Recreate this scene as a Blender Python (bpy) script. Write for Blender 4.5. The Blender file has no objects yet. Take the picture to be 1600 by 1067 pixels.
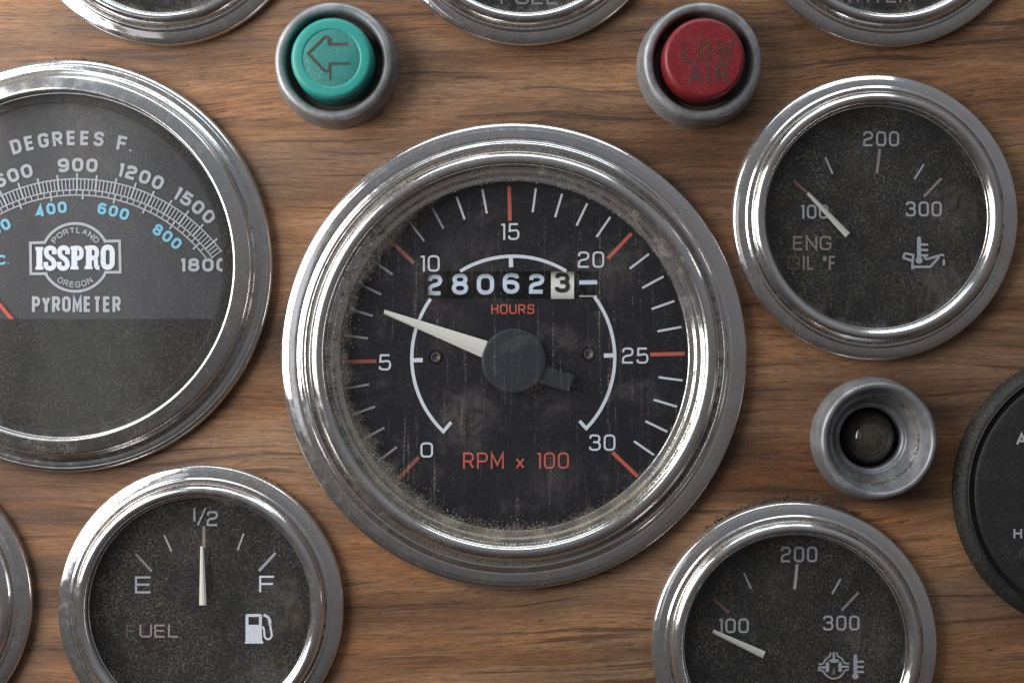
import bpy, bmesh, math, random
from mathutils import Vector
random.seed(7)
PI = math.pi
K = 0.00013          # metres per photo pixel on the panel plane
D = 2222.0           # camera distance in the same pixel units (50 mm lens)
sc = bpy.context.scene

# ------------------------------------------------------------------ camera
cam = bpy.data.cameras.new('camera'); camo = bpy.data.objects.new('camera', cam)
sc.collection.objects.link(camo); sc.camera = camo
cam.sensor_width = 36; cam.lens = 50; cam.clip_start = 0.005; cam.clip_end = 50
camo.location = (0, -D*K, 0); camo.rotation_euler = (PI/2, 0, 0)
cam.dof.use_dof = True; cam.dof.focus_distance = (D+5)*K; cam.dof.aperture_fstop = 11

# ------------------------------------------------------------------ world and lamps
w = bpy.data.worlds.new('World'); sc.world = w; w.use_nodes = True
bg = w.node_tree.nodes['Background']
bg.inputs[1].default_value = 1.0
_n = w.node_tree.nodes; _l = w.node_tree.links
_tc = _n.new('ShaderNodeTexCoord'); _sx = _n.new('ShaderNodeSeparateXYZ'); _l.new(_tc.outputs['Generated'], _sx.inputs[0])
_mr = _n.new('ShaderNodeMapRange'); _l.new(_sx.outputs[2], _mr.inputs[0])
_mr.inputs[1].default_value = -0.9; _mr.inputs[2].default_value = 0.9
_cr = _n.new('ShaderNodeValToRGB'); _l.new(_mr.outputs[0], _cr.inputs[0]); _l.new(_cr.outputs[0], bg.inputs[0])
_e = _cr.color_ramp.elements
_e[0].position = 0.0; _e[0].color = (0.032, 0.025, 0.021, 1)
_e[1].position = 1.0; _e[1].color = (0.24, 0.265, 0.30, 1)
_x = _e.new(0.5); _x.color = (0.140, 0.133, 0.135, 1)

def area(name, pos, target, sx, sy, power, col):
    l = bpy.data.lights.new(name, 'AREA'); l.shape = 'RECTANGLE'
    l.size = sx*K; l.size_y = sy*K; l.energy = power; l.color = col
    o = bpy.data.objects.new(name, l); sc.collection.objects.link(o)
    o.location = Vector((pos[0]*K, -pos[2]*K, pos[1]*K))
    t = Vector((target[0]*K, -target[2]*K, target[1]*K))
    o.rotation_euler = (t-o.location).to_track_quat('-Z', 'Y').to_euler()
    return o
# positions: x right, y up, z toward the viewer (pixel units)
area('side_window', (-2100, 620, 1330), (150, 0, 0), 1880, 2000, 1.75, (1.0, 0.985, 0.965))
area('added_glare_lamp', (-1480, 150, 2900), (-650, 60, 0), 380, 1500, 0.019, (0.93, 0.95, 1.0))  # added strip lamp, sized and placed for a glare band on the pyrometer glass
area('windscreen', (0, 3000, 1250), (0, 0, 0), 3200, 1600, 0.95, (0.86, 0.95, 1.0))
sc.view_settings.view_transform = 'Standard'; sc.view_settings.look = 'None'
sc.view_settings.exposure = 0.0; sc.view_settings.gamma = 1
sc.render.engine = 'CYCLES'
sc.cycles.use_denoising = True
sc.cycles.sample_clamp_direct = 5; sc.cycles.sample_clamp_indirect = 4
sc.cycles.max_bounces = 8; sc.cycles.transparent_max_bounces = 12
sc.cycles.caustics_reflective = False; sc.cycles.caustics_refractive = False

# ------------------------------------------------------------------ node helpers
class NT:
    def __init__(s, name):
        s.m = bpy.data.materials.new(name); s.m.use_nodes = True
        s.t = s.m.node_tree; s.t.nodes.clear()
        s.out = s.t.nodes.new('ShaderNodeOutputMaterial')
    def n(s, typ, **kw):
        nd = s.t.nodes.new(typ)
        for k, v in kw.items(): setattr(nd, k, v)
        return nd
    def put(s, sock, v):
        if hasattr(v, 'is_output') or isinstance(v, bpy.types.NodeSocket): s.t.links.new(v, sock)
        elif isinstance(v, (tuple, list)) and len(v) == 3 and sock.type == 'RGBA': sock.default_value = (*v, 1)
        else: sock.default_value = v
    def math(s, op, a, b=None, c=None, clamp=False):
        nd = s.n('ShaderNodeMath', operation=op, use_clamp=clamp)
        s.put(nd.inputs[0], a)
        if b is not None: s.put(nd.inputs[1], b)
        if c is not None: s.put(nd.inputs[2], c)
        return nd.outputs[0]
    def mul(s, a, b): return s.math('MULTIPLY', a, b)
    def add(s, a, b): return s.math('ADD', a, b)
    def smooth(s, v, lo, hi, a=0.0, b=1.0):
        nd = s.n('ShaderNodeMapRange', interpolation_type='SMOOTHSTEP')
        s.put(nd.inputs[0], v)
        nd.inputs[1].default_value = lo; nd.inputs[2].default_value = hi
        nd.inputs[3].default_value = a; nd.inputs[4].default_value = b
        return nd.outputs[0]
    def pos(s, scale=(1, 1, 1), off=(0, 0, 0), local=False):
        if local: src = s.n('ShaderNodeTexCoord').outputs['Object']
        else: src = s.n('ShaderNodeNewGeometry').outputs['Position']
        m = s.n('ShaderNodeMapping'); s.put(m.inputs[0], src)
        m.inputs['Scale'].default_value = [c/K for c in scale]; m.inputs['Location'].default_value = off
        return m.outputs[0]
    def noise(s, vec, scale=1.0, detail=3.0, rough=0.55, dist=0.0):
        nd = s.n('ShaderNodeTexNoise'); s.put(nd.inputs['Vector'], vec)
        nd.inputs['Scale'].default_value = scale; nd.inputs['Detail'].default_value = detail
        nd.inputs['Roughness'].default_value = rough; nd.inputs['Distortion'].default_value = dist
        return nd.outputs[0]
    def mix(s, f, a, b, mode='MIX'):
        nd = s.n('ShaderNodeMix', data_type='RGBA', blend_type=mode)
        s.put(nd.inputs[0], f); s.put(nd.inputs[6], a); s.put(nd.inputs[7], b)
        return nd.outputs[2]
    def ramp(s, f, stops):
        nd = s.n('ShaderNodeValToRGB'); s.put(nd.inputs[0], f)
        e = nd.color_ramp.elements
        while len(e) < len(stops): e.new(0.5)
        for k, (p, c) in enumerate(stops): e[k].position = p; e[k].color = (*c, 1)
        return nd.outputs[0]
    def bsdf(s, **kw):
        nd = s.n('ShaderNodeBsdfPrincipled')
        for k, v in kw.items(): s.put(nd.inputs[k.replace('_', ' ')], v)
        return nd
    def bump(s, h, dist, strength=1.0):
        nd = s.n('ShaderNodeBump'); s.put(nd.inputs['Height'], h)
        nd.inputs['Distance'].default_value = dist*K; nd.inputs['Strength'].default_value = strength
        return nd.outputs[0]
    def sep(s, v):
        nd = s.n('ShaderNodeSeparateXYZ'); s.put(nd.inputs[0], v); return nd.outputs
    def surf(s, sh):
        s.t.links.new(sh, s.out.inputs[0]); return s.m
    def mixsh(s, f, a, b):
        nd = s.n('ShaderNodeMixShader'); s.put(nd.inputs[0], f)
        s.t.links.new(a, nd.inputs[1]); s.t.links.new(b, nd.inputs[2]); return nd.outputs[0]

M = {}
DUST = (0.25, 0.225, 0.185)

def mat_wood():
    s = NT('wood_veneer')
    p = s.pos((1, 1, 1))
    x, _, z = s.sep(p)
    warp = s.noise(s.pos((0.0016, 1, 0.0035)), 1, 2)
    fine = s.noise(s.pos((0.006, 1, 0.02)), 1, 2)
    zz = s.add(s.add(z, s.mul(s.math('SUBTRACT', warp, 0.5), 80)), s.mul(s.math('SUBTRACT', fine, 0.5), 7))
    zz = s.math('SUBTRACT', zz, s.mul(x, 0.035))
    def vec(sx, sz, o=0.0):
        c = s.n('ShaderNodeCombineXYZ'); s.put(c.inputs[0], s.mul(x, sx)); s.put(c.inputs[2], s.mul(zz, sz))
        c.inputs[1].default_value = o; return c.outputs[0]
    n1 = s.noise(vec(0.0008, 0.0070, 2), 1, 5, 0.55)
    n1b = s.noise(vec(0.003, 0.035, 5), 1, 4, 0.6)
    n0 = s.noise(vec(0.0007, 0.0028, 9), 1, 2, 0.5)
    f = s.add(s.add(s.mul(n1, 0.74), s.mul(n1b, 0.26)), s.mul(s.math('SUBTRACT', n0, 0.5), 0.62))
    base = s.ramp(f, [(0.39, (0.078, 0.038, 0.021)), (0.455, (0.185, 0.088, 0.043)),
                      (0.51, (0.320, 0.160, 0.077)), (0.58, (0.450, 0.242, 0.122))])
    o1 = s.smooth(s.noise(vec(0.0013, 0.008, 17), 1, 3), 0.46, 0.62)
    base = s.mix(s.mul(o1, 0.6), base, (0.430, 0.185, 0.072))
    # greyer zones
    g = s.smooth(s.noise(vec(0.0016, 0.006, 11), 1, 2), 0.42, 0.66)
    base = s.mix(s.mul(g, 0.70), base, (0.275, 0.178, 0.115))
    # dark growth lines
    n2 = s.noise(vec(0.0028, 0.085, 21), 1, 4, 0.6)
    l2 = s.smooth(n2, 0.545, 0.63)
    base = s.mix(s.mul(l2, 0.82), base, (0.070, 0.034, 0.021))
    n2b = s.noise(vec(0.0045, 0.055, 61), 1, 5, 0.65, 0.4)
    ln = s.smooth(s.math('ABSOLUTE', s.math('SUBTRACT', n2b, 0.5)), 0.0, 0.022, 1, 0)
    base = s.mix(s.mul(ln, s.smooth(s.noise(vec(0.004, 0.012, 66), 1, 2), 0.45, 0.62, 0.0, 0.55)), base, (0.085, 0.040, 0.024))
    # fine streaks
    n3 = s.noise(vec(0.012, 0.28, 31), 1, 3, 0.65)
    base = s.mix(s.smooth(n3, 0.38, 0.64, 0.0, 0.45), base, (0.085, 0.043, 0.026))
    n3c = s.noise(vec(0.010, 0.20, 37), 1, 3, 0.65)
    base = s.mix(s.smooth(n3c, 0.52, 0.75, 0.0, 0.35), base, (0.42, 0.25, 0.145))
    # pores: short dark dashes
    n4 = s.noise(vec(0.030, 0.42, 41), 1, 2, 0.5)
    zone = s.smooth(s.noise(vec(0.003, 0.02, 45), 1, 2), 0.40, 0.60, 0.2, 1.0)
    base = s.mix(s.mul(s.smooth(n4, 0.58, 0.68), s.mul(zone, 0.8)), base, (0.035, 0.018, 0.012))
    n5 = s.noise(vec(0.055, 0.62, 51), 1, 2, 0.6)
    base = s.mix(s.smooth(n5, 0.40, 0.66, 0.0, 0.42), base, (0.095, 0.050, 0.031))
    # broad figure: darker heartwood bands and paler bands between them
    fb = s.add(s.mul(s.noise(vec(0.0009, 0.0085, 83), 1, 4, 0.55), 0.75), s.mul(s.noise(vec(0.0022, 0.040, 78), 1, 3, 0.6), 0.25))
    base = s.mix(s.smooth(fb, 0.515, 0.40, 0.0, 0.72), base, s.mix(1.0, base, (0.50, 0.43, 0.40), 'MULTIPLY'))
    base = s.mix(s.smooth(fb, 0.50, 0.62, 0.0, 0.8), base, s.mix(1.0, base, (1.32, 1.26, 1.18), 'MULTIPLY'))
    # dust haze and specks
    sp = s.noise(s.pos((0.33, 0.33, 0.33)), 1, 2, 0.7)
    base = s.mix(s.smooth(sp, 0.45, 0.75, 0.0, 0.16), base, (0.30, 0.27, 0.23))
    v = s.n('ShaderNodeTexVoronoi'); s.put(v.inputs['Vector'], s.pos((0.02, 0.02, 0.02)))
    v.inputs['Scale'].default_value = 1
    base = s.mix(s.mul(s.smooth(v.outputs['Distance'], 0.03, 0.05, 1, 0), 0.6), base, (0.09, 0.055, 0.035))
    hs = s.n('ShaderNodeHueSaturation'); hs.inputs['Saturation'].default_value = 1.02; hs.inputs['Value'].default_value = 0.96
    s.put(hs.inputs['Color'], base); base = hs.outputs[0]
    b = s.bsdf(Base_Color=base, Roughness=s.add(0.40, s.mul(sp, 0.25)))
    b.inputs['Specular IOR Level'].default_value = 0.35
    h = s.add(s.mul(n3, -0.6), s.mul(n4, -0.6))
    s.put(b.inputs['Normal'], s.bump(h, 1.2, 0.5))
    return s.surf(b.outputs[0])

def mat_chrome(name, rough=0.10, grime=1.0, tint=(0.80, 0.80, 0.81)):
    s = NT(name)
    at = s.n('ShaderNodeAttribute', attribute_name='dirt').outputs['Fac']
    up = s.sep(s.n('ShaderNodeNewGeometry').outputs['Normal'])[2]
    big = s.noise(s.pos((0.013,)*3), 1, 4, 0.6)
    mid = s.noise(s.pos((0.05,)*3), 1, 5, 0.65)
    fin = s.noise(s.pos((0.38,)*3), 1, 2, 0.7)
    grain = s.smooth(fin, 0.42, 0.66)
    # film of dust: even haze plus settled dust where the surface faces up
    settle = s.smooth(up, 0.02, 0.55)
    film = s.add(s.mul(s.smooth(big, 0.40, 0.68), 0.30), s.add(0.08, s.mul(settle, 0.46)))
    film = s.add(film, s.mul(s.smooth(mid, 0.50, 0.68), 0.26))
    film = s.mul(film, s.add(0.22, s.mul(grain, 0.95)))
    caked = s.mul(at, s.smooth(s.add(mid, s.mul(settle, 0.32)), 0.46, 0.66))
    f = s.math('MAXIMUM', s.mul(film, grime), caked, clamp=True)
    f = s.math('MINIMUM', f, 0.92)
    dcol = s.mix(s.smooth(fin, 0.3, 0.7), (0.11, 0.10, 0.085), (0.31, 0.29, 0.25))
    wob = s.noise(s.pos((0.02,)*3), 1, 3, 0.5)
    nb = s.bump(s.add(wob, s.mul(fin, 0.02)), 1.8, 0.3)
    pit = s.smooth(s.noise(s.pos((0.16,)*3), 1, 3, 0.7), 0.60, 0.74)
    tc = s.mix(s.smooth(big, 0.4, 0.65), tint, (0.76, 0.71, 0.70))
    tc = s.mix(s.mul(pit, 0.35), tc, (0.16, 0.15, 0.14))
    r = s.add(rough, s.mul(s.smooth(mid, 0.4, 0.7), 0.10))
    b = s.bsdf(Base_Color=tc, Metallic=1.0, Roughness=r); s.put(b.inputs['Normal'], nb)
    d = s.bsdf(Base_Color=dcol, Roughness=0.95); d.inputs['Specular IOR Level'].default_value = 0.1
    s.put(d.inputs['Normal'], s.bump(fin, 1.5, 0.8))
    return s.surf(s.mixsh(f, b.outputs[0], d.outputs[0]))

def mat_plain(name, col, rough=0.5, metal=0.0, dust=0.0, dcol=DUST, scale=0.33, var=0.0, spec=0.4, bump=0.0, lo=0.45, hi=0.72):
    s = NT(name)
    fin = s.noise(s.pos((scale,)*3), 1, 3, 0.7)
    c = col
    if var:
        c = s.mix(s.smooth(s.noise(s.pos((0.03,)*3), 1, 4), 0.35, 0.65), tuple(v*(1-var) for v in col), tuple(min(1, v*(1+var)) for v in col))
    if dust:
        mott = s.smooth(s.noise(s.pos((0.03,)*3, (3, 1, 2)), 1, 4, 0.6), 0.35, 0.65, 0.35, 1.0)
        c = s.mix(s.mul(s.mul(s.smooth(fin, lo, hi), mott), dust), c, dcol)
    b = s.bsdf(Base_Color=c, Roughness=rough, Metallic=metal)
    b.inputs['Specular IOR Level'].default_value = spec
    if bump: s.put(b.inputs['Normal'], s.bump(fin, bump, 0.6))
    return s.surf(b.outputs[0])

def mat_glass(name, base, speck, edge=0.0, r0=250, r1=276, left=0.0, low=0.0, blobs=(), smear=0.0, streak=0.0, tan=0.3, dc=(0.345, 0.315, 0.285), fres=0.7):
    """clear pane with dust lying on it: transparent and glossy, mixed with a diffuse dust film"""
    s = NT(name)
    fin = s.noise(s.pos((0.27,)*3), 1, 3, 0.8)
    fin2 = s.noise(s.pos((0.42,)*3, (5, 2, 1)), 1, 2, 0.6)
    mid = s.noise(s.pos((0.035,)*3), 1, 5, 0.62)
    big = s.noise(s.pos((0.010,)*3, (9, 4, 2)), 1, 3, 0.5)
    dens = s.add(s.smooth(mid, 0.34, 0.68, 0.50, 1.30), s.smooth(big, 0.38, 0.64, -0.15, 0.25))
    f = s.mul(s.add(base, s.mul(s.smooth(fin, 0.50, 0.66), speck)), dens)
    pts = s.smooth(fin2, 0.69, 0.75, 0.0, 0.38)
    f = s.math('MAXIMUM', f, s.mul(pts, s.smooth(big, 0.30, 0.6, 0.3, 1.0)))
    lp = s.pos((1, 1, 1), local=True)
    lx, ly, lz = s.sep(lp)
    rad = s.math('SQRT', s.add(s.mul(lx, lx), s.mul(ly, ly)))
    if edge:
        rad = s.add(rad, s.mul(s.smooth(lx, -60, -230), left))
        if low: rad = s.add(rad, s.mul(s.smooth(ly, -40, -190), low))
        e = s.mul(s.smooth(s.add(rad, s.mul(s.math('SUBTRACT', mid, 0.5), 46)), r0, r1), s.smooth(fin, 0.38, 0.60, 0.15, 1))
        f = s.math('MAXIMUM', f, s.mul(e, edge))
    if smear:
        m = s.mul(s.smooth(s.noise(s.pos((0.011, 0.01, 0.016), (2, 0, 7)), 1, 4, 0.6, 0.8), 0.50, 0.68), s.smooth(mid, 0.4, 0.6, 0.2, 1))
        f = s.add(f, s.mul(s.mul(m, smear), s.add(0.4, fin)))
    if streak:
        st = s.noise(s.pos((0.16, 0.1, 0.006), (3, 0, 1)), 1, 3, 0.6)
        f = s.add(f, s.mul(s.mul(s.smooth(st, 0.60, 0.76), s.smooth(fin, 0.45, 0.62)), streak))
        # fine wiping scratches
        v = s.noise(s.pos((0.10, 0.1, 0.012), (8, 0, 3)), 1, 2, 0.5, 2.5)
        ln = s.smooth(s.math('ABSOLUTE', s.math('SUBTRACT', v, 0.52)), 0.0, 0.006, 1, 0)
        f = s.add(f, s.mul(s.mul(ln, s.smooth(mid, 0.5, 0.62)), streak*0.35))
    wisp = s.noise(s.pos((0.05, 0.05, 0.03), (4, 1, 2)), 1, 5, 0.7, 1.5)
    for (bx, by, br, amp) in blobs:
        dx = s.math('SUBTRACT', lx, bx); dy = s.math('SUBTRACT', ly, by)
        dd = s.math('SQRT', s.add(s.mul(dx, dx), s.mul(dy, dy)))
        g = s.smooth(s.add(dd, s.mul(s.math('SUBTRACT', mid, 0.5), br*1.8)), br, br*0.25)
        f = s.add(f, s.mul(s.mul(g, amp), s.smooth(wisp, 0.38, 0.66, 0.15, 1.3)))
    front = s.smooth(s.sep(s.n('ShaderNodeNewGeometry').outputs['True Normal'])[1], -0.6, -0.4, 1.0, 0.0)
    f = s.mul(s.math('MINIMUM', f, 0.9), front)
    tr = s.n('ShaderNodeBsdfTransparent'); tr.inputs[0].default_value = (0.96, 0.965, 0.965, 1)
    gl = s.n('ShaderNodeBsdfGlossy'); gl.inputs['Roughness'].default_value = 0.11
    fr = s.n('ShaderNodeFresnel'); fr.inputs[0].default_value = 1.5
    s.put(gl.inputs['Normal'], s.bump(s.noise(s.pos((0.006,)*3), 1, 2), 3, 0.4))
    clear = s.mixsh(s.mul(s.mul(fr.outputs[0], fres), front), tr.outputs[0], gl.outputs[0])
    di = s.n('ShaderNodeBsdfDiffuse')
    tanm = s.smooth(s.noise(s.pos((0.022,)*3, (1, 7, 3)), 1, 4), 0.5, 0.68, 0.0, tan*2)
    s.put(di.inputs[0], s.mix(tanm, dc, (0.36, 0.28, 0.18)))
    return s.surf(s.mixsh(f, clear, di.outputs[0]))

M['wood'] = mat_wood()
M['chrome'] = mat_chrome('dusty_chrome', 0.09, 0.8)
M['chrome2'] = mat_chrome('scuffed_chrome', 0.13, 1.0, (0.72, 0.73, 0.75))
M['zinc'] = mat_plain('cast_zinc', (0.270, 0.276, 0.292), 0.44, 0.5, 0.75, (0.19, 0.18, 0.165), 0.11, 0.22, bump=0.15, lo=0.40)
M['black'] = mat_plain('matt_black_can', (0.010, 0.010, 0.011), 0.8, dust=0.15, spec=0.1)
M['recess'] = mat_plain('dirty_recess', (0.085, 0.075, 0.065), 0.7, dust=0.7, dcol=(0.11, 0.085, 0.06), scale=0.15)
M['dial_small'] = mat_plain('dial_black', (0.013, 0.013, 0.014), 0.7, spec=0.12, dust=0.12)
M['dial_tach'] = mat_plain('dial_blue_black', (0.012, 0.011, 0.016), 0.65, spec=0.12)
M['dial_pyro'] = mat_plain('dial_charcoal', (0.042, 0.041, 0.046), 0.6, dust=0.10, spec=0.2)
M['gasket'] = mat_plain('gasket_rubber', (0.020, 0.020, 0.021), 0.8, dust=0.2, spec=0.1)
M['cover'] = mat_plain('cover_black', (0.012, 0.012, 0.012), 0.55, spec=0.12, dust=0.2)
M['white'] = mat_plain('print_white', (0.64, 0.66, 0.74), 0.6)
M['grey'] = mat_plain('print_grey', (0.36, 0.37, 0.41), 0.6)
M['dim'] = mat_plain('print_dim', (0.20, 0.175, 0.175), 0.6)
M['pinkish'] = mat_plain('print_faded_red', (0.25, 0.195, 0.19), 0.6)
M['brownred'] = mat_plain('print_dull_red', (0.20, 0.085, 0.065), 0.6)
M['red'] = mat_plain('print_red', (0.52, 0.10, 0.065), 0.6)
M['redfaded'] = mat_plain('print_red_soiled', (0.26, 0.065, 0.045), 0.6, dust=0.5, scale=0.2)
M['soiled'] = mat_plain('print_white_soiled', (0.27, 0.27, 0.29), 0.6, dust=0.5, scale=0.2)
M['shaded'] = mat_plain('print_shaded', (0.085, 0.06, 0.058), 0.7)  # bezel shade on the leftmost letters, put into their print colour
M['blue'] = mat_plain('print_blue', (0.15, 0.42, 0.58), 0.6)
M['orange'] = mat_plain('needle_orange', (0.52, 0.07, 0.035), 0.5)
M['ivory'] = mat_plain('needle_ivory', (0.62, 0.61, 0.55), 0.45)
M['needle'] = mat_plain('needle_white', (0.55, 0.54, 0.50), 0.5, dust=0.2)
M['hub'] = mat_plain('hub_plastic', (0.017, 0.019, 0.027), 0.5, dust=0.06)
M['drum'] = mat_plain('counter_black', (0.003, 0.0035, 0.005), 0.6, spec=0.08)
M['drumwhite'] = mat_plain('counter_white', (0.80, 0.79, 0.74), 0.5)
M['digit'] = mat_plain('counter_digit', (0.62, 0.70, 0.86), 0.5)
M['ink'] = mat_plain('counter_ink', (0.02, 0.02, 0.02), 0.5)
M['green'] = mat_plain('green_plastic', (0.013, 0.245, 0.215), 0.42, dust=0.22, dcol=(0.25, 0.38, 0.33), spec=0.5, scale=0.45)
M['greenface'] = mat_plain('green_dusty', (0.012, 0.165, 0.150), 0.6, dust=0.6, dcol=(0.20, 0.33, 0.28), scale=0.45)
M['redcap'] = mat_plain('red_plastic', (0.165, 0.005, 0.011), 0.42, dust=0.45, dcol=(0.30, 0.11, 0.10), spec=0.5, scale=0.5)
M['groove'] = mat_plain('dirt_in_engraving', (0.050, 0.045, 0.038), 0.9, dust=0.6, dcol=(0.16, 0.13, 0.10), scale=0.5)
M['knob'] = mat_plain('black_plastic', (0.016, 0.016, 0.017), 0.55, dust=0.28, dcol=(0.14, 0.135, 0.12), scale=0.35, bump=0.6, lo=0.42)
M['knobrim'] = mat_plain('black_plastic_dusty', (0.014, 0.0135, 0.013), 0.6, dust=0.35, dcol=(0.13, 0.12, 0.10), scale=0.2, bump=0.4, lo=0.40)
M['knobtext'] = mat_plain('print_knob', (0.42, 0.42, 0.43), 0.6)
M['bulb'] = mat_plain('smoked_lens', (0.045, 0.039, 0.032), 0.09, dust=0.38, dcol=(0.20, 0.165, 0.12), scale=0.12, spec=0.8, lo=0.38)
M['grain'] = mat_plain('dust_grain', (0.22, 0.19, 0.14), 0.95, var=0.5)
M['fluff'] = mat_plain('dark_fluff', (0.075, 0.060, 0.045), 0.95, var=0.5)
M['screw'] = mat_plain('dirty_screw', (0.12, 0.11, 0.10), 0.45, 0.6, dust=0.7, scale=0.2)
M['glass_small'] = mat_glass('dusty_glass', 0.004, 0.135, 0.30, 166, 188, low=7, blobs=((118, 5, 58, .055), (100, -105, 62, .06), (-60, -40, 40, -.02), (-20, 95, 45, .03)), tan=0.4)
M['glass_tach'] = mat_glass('scratched_glass', 0.001, 0.014, 0.20, 270, 292, left=18, low=8, blobs=((-78, -100, 62, .065), (150, 135, 60, .05), (-105, 40, 60, .025), (60, -190, 60, .03), (-60, 150, 70, .03)), smear=0.045, streak=0.40, tan=0.2)
M['glass_pyro'] = mat_glass('dusty_glass_large', 0.0, 0.085, 0.26, 262, 290, low=8, blobs=((40, 190, 90, .04),), tan=0.35, fres=0.75)

# ------------------------------------------------------------------ mesh helpers (pixel units, x right, y up, z toward viewer)
def W(px, py, z=0.0):
    return ((px-800)*(D-z)/D, (533.5-py)*(D-z)/D)

LIFT = 0.0
class Thing:
    def __init__(s, name, label, cat, px, py, lift=0.0, group=None):
        global LIFT
        LIFT = s.lift = lift
        s.cx, s.cy = W(px, py, lift)
        o = bpy.data.objects.new(name, None); sc.collection.objects.link(o)
        o.empty_display_size = 0.005
        o.location = (s.cx*K, -lift*K, s.cy*K); o.rotation_euler = (PI/2, 0, 0)
        o['label'] = label; o['category'] = cat
        if group: o['group'] = group
        s.o = o
    def loc(s, px, py, z):
        x, y = W(px, py, z+s.lift); return (x-s.cx, y-s.cy, z)

def mk(name, verts, faces, mat, parent=None, smooth=False, dirt=None, kind=None, label=None):
    me = bpy.data.meshes.new(name)
    me.from_pydata([(a*K, b*K, c*K) for a, b, c in verts], [], faces)
    me.materials.append(mat)
    if dirt is not None:
        at = me.attributes.new('dirt', 'FLOAT', 'POINT'); at.data.foreach_set('value', dirt)
    if smooth: me.polygons.foreach_set('use_smooth', [True]*len(me.polygons))
    me.update()
    o = bpy.data.objects.new(name, me); sc.collection.objects.link(o)
    if parent is not None: o.parent = parent.o if isinstance(parent, Thing) else parent
    if kind: o['kind'] = kind
    if label: o['label'] = label
    return o

def smooth_profile(prof, sub=4):
    """Catmull-Rom through the profile points (r, z, dirt)"""
    P = [tuple(p)+(0.0,)*(3-len(p)) for p in prof]
    out = []
    for i in range(len(P)-1):
        p0 = P[max(i-1, 0)]; p1 = P[i]; p2 = P[i+1]; p3 = P[min(i+2, len(P)-1)]
        for k in range(sub):
            t = k/sub
            q = []
            for a, b, c, d in zip(p0, p1, p2, p3):
                m1 = (c-a)*0.36; m2 = (d-b)*0.36
                t2 = t*t; t3 = t2*t
                q.append((2*t3-3*t2+1)*b+(t3-2*t2+t)*m1+(-2*t3+3*t2)*c+(t3-t2)*m2)
            out.append(tuple(q))
    out.append(P[-1])
    return out

def lathe(name, prof, mat, parent, seg=192, sub=4, wob=0.0, center=(0, 0)):
    """prof radii are as seen in the photo at their own height; true radius = r*(D-z)/D"""
    pr = smooth_profile(prof, sub) if sub > 1 else [tuple(p)+(0.0,)*(3-len(p)) for p in prof]
    vs, fs, dt = [], [], []
    n = len(pr)
    for j in range(seg):
        a = 2*PI*j/seg; ca, sa = math.cos(a), math.sin(a)
        for (r, z, d) in pr:
            rr = max(r, 0.01)*(D-z-LIFT)/D
            if wob: rr += wob*math.sin(3*a+1)*math.sin(2*a)
            vs.append((center[0]+rr*ca, center[1]+rr*sa, z)); dt.append(max(0, min(1, d)))
    for j in range(seg):
        j2 = (j+1) % seg
        for i in range(n-1):
            fs.append((j*n+i+1, j*n+i, j2*n+i, j2*n+i+1))
    # orientation: profile runs from outside in, so normals face the viewer
    return mk(name, vs, fs, mat, parent, True, dt)

def disc(name, r, z, mat, parent, seg=128, center=(0, 0)):
    r = r*(D-z-LIFT)/D
    vs = [(center[0]+r*math.cos(2*PI*k/seg), center[1]+r*math.sin(2*PI*k/seg), z) for k in range(seg)]
    vs += [(v[0], v[1], z-2) for v in vs]
    fs = [tuple(range(seg)), tuple(range(2*seg-1, seg-1, -1))]
    fs += [(k, seg+k, seg+(k+1) % seg, (k+1) % seg) for k in range(seg)]
    return mk(name, vs, fs, mat, parent)

def holed(name, outer, holes, zt, zb, mat, parent=None):
    """flat slab with holes: outer loop and hole loops of (x, y)"""
    bm = bmesh.new(); loops = []
    for L in [outer]+holes:
        vv = [bm.verts.new((x, y, zt)) for x, y in L]
        loops.append(vv)
        for k in range(len(vv)): bm.edges.new((vv[k], vv[(k+1) % len(vv)]))
    bmesh.ops.triangle_fill(bm, use_beauty=True, use_dissolve=False, edges=bm.edges[:])
    for f in bm.faces:
        f.normal_update()
        if f.normal.z < 0: f.normal_flip()
    bm.verts.index_update()
    vs = [tuple(v.co) for v in bm.verts]; fs = [tuple(v.index for v in f.verts) for f in bm.faces]
    idx = [[v.index for v in L] for L in loops]; bm.free()
    n = len(vs)
    vs += [(x, y, zb) for x, y, _ in vs]
    fs += [tuple(n+i for i in reversed(f)) for f in fs]
    for k, L in enumerate(idx):
        for a, b in zip(L, L[1:]+L[:1]):
            fs.append((a, n+a, n+b, b) if k else (b, n+b, n+a, a))
    return mk(name, vs, fs, mat, parent)

def roundpath(P, R, closed=False, steps=6):
    out = []; n = len(P)
    for i, p in enumerate(P):
        sharp = len(p) > 2 and p[2] == 0
        if (not closed and i in (0, n-1)) or sharp or R <= 0:
            out.append((p[0], p[1])); continue
        a = P[(i-1) % n]; b = P[(i+1) % n]
        la = math.hypot(a[0]-p[0], a[1]-p[1]); lb = math.hypot(b[0]-p[0], b[1]-p[1])
        ra = min(R, la*0.5); rb = min(R, lb*0.5)
        A = (p[0]+(a[0]-p[0])*ra/la, p[1]+(a[1]-p[1])*ra/la)
        B = (p[0]+(b[0]-p[0])*rb/lb, p[1]+(b[1]-p[1])*rb/lb)
        w_ = 0.75
        for k in range(steps+1):
            t = k/steps; q0, q1, q2 = (1-t)**2, 2*t*(1-t)*w_*1.15, t*t; S = q0+q1+q2
            out.append(((A[0]*q0+p[0]*q1+B[0]*q2)/S, (A[1]*q0+p[1]*q1+B[1]*q2)/S))
    res = [out[0]]
    for q in out[1:]:
        if math.hypot(q[0]-res[-1][0], q[1]-res[-1][1]) > 1e-3: res.append(q)
    if closed and math.hypot(res[0][0]-res[-1][0], res[0][1]-res[-1][1]) < 1e-3: res.pop()
    return res

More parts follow.
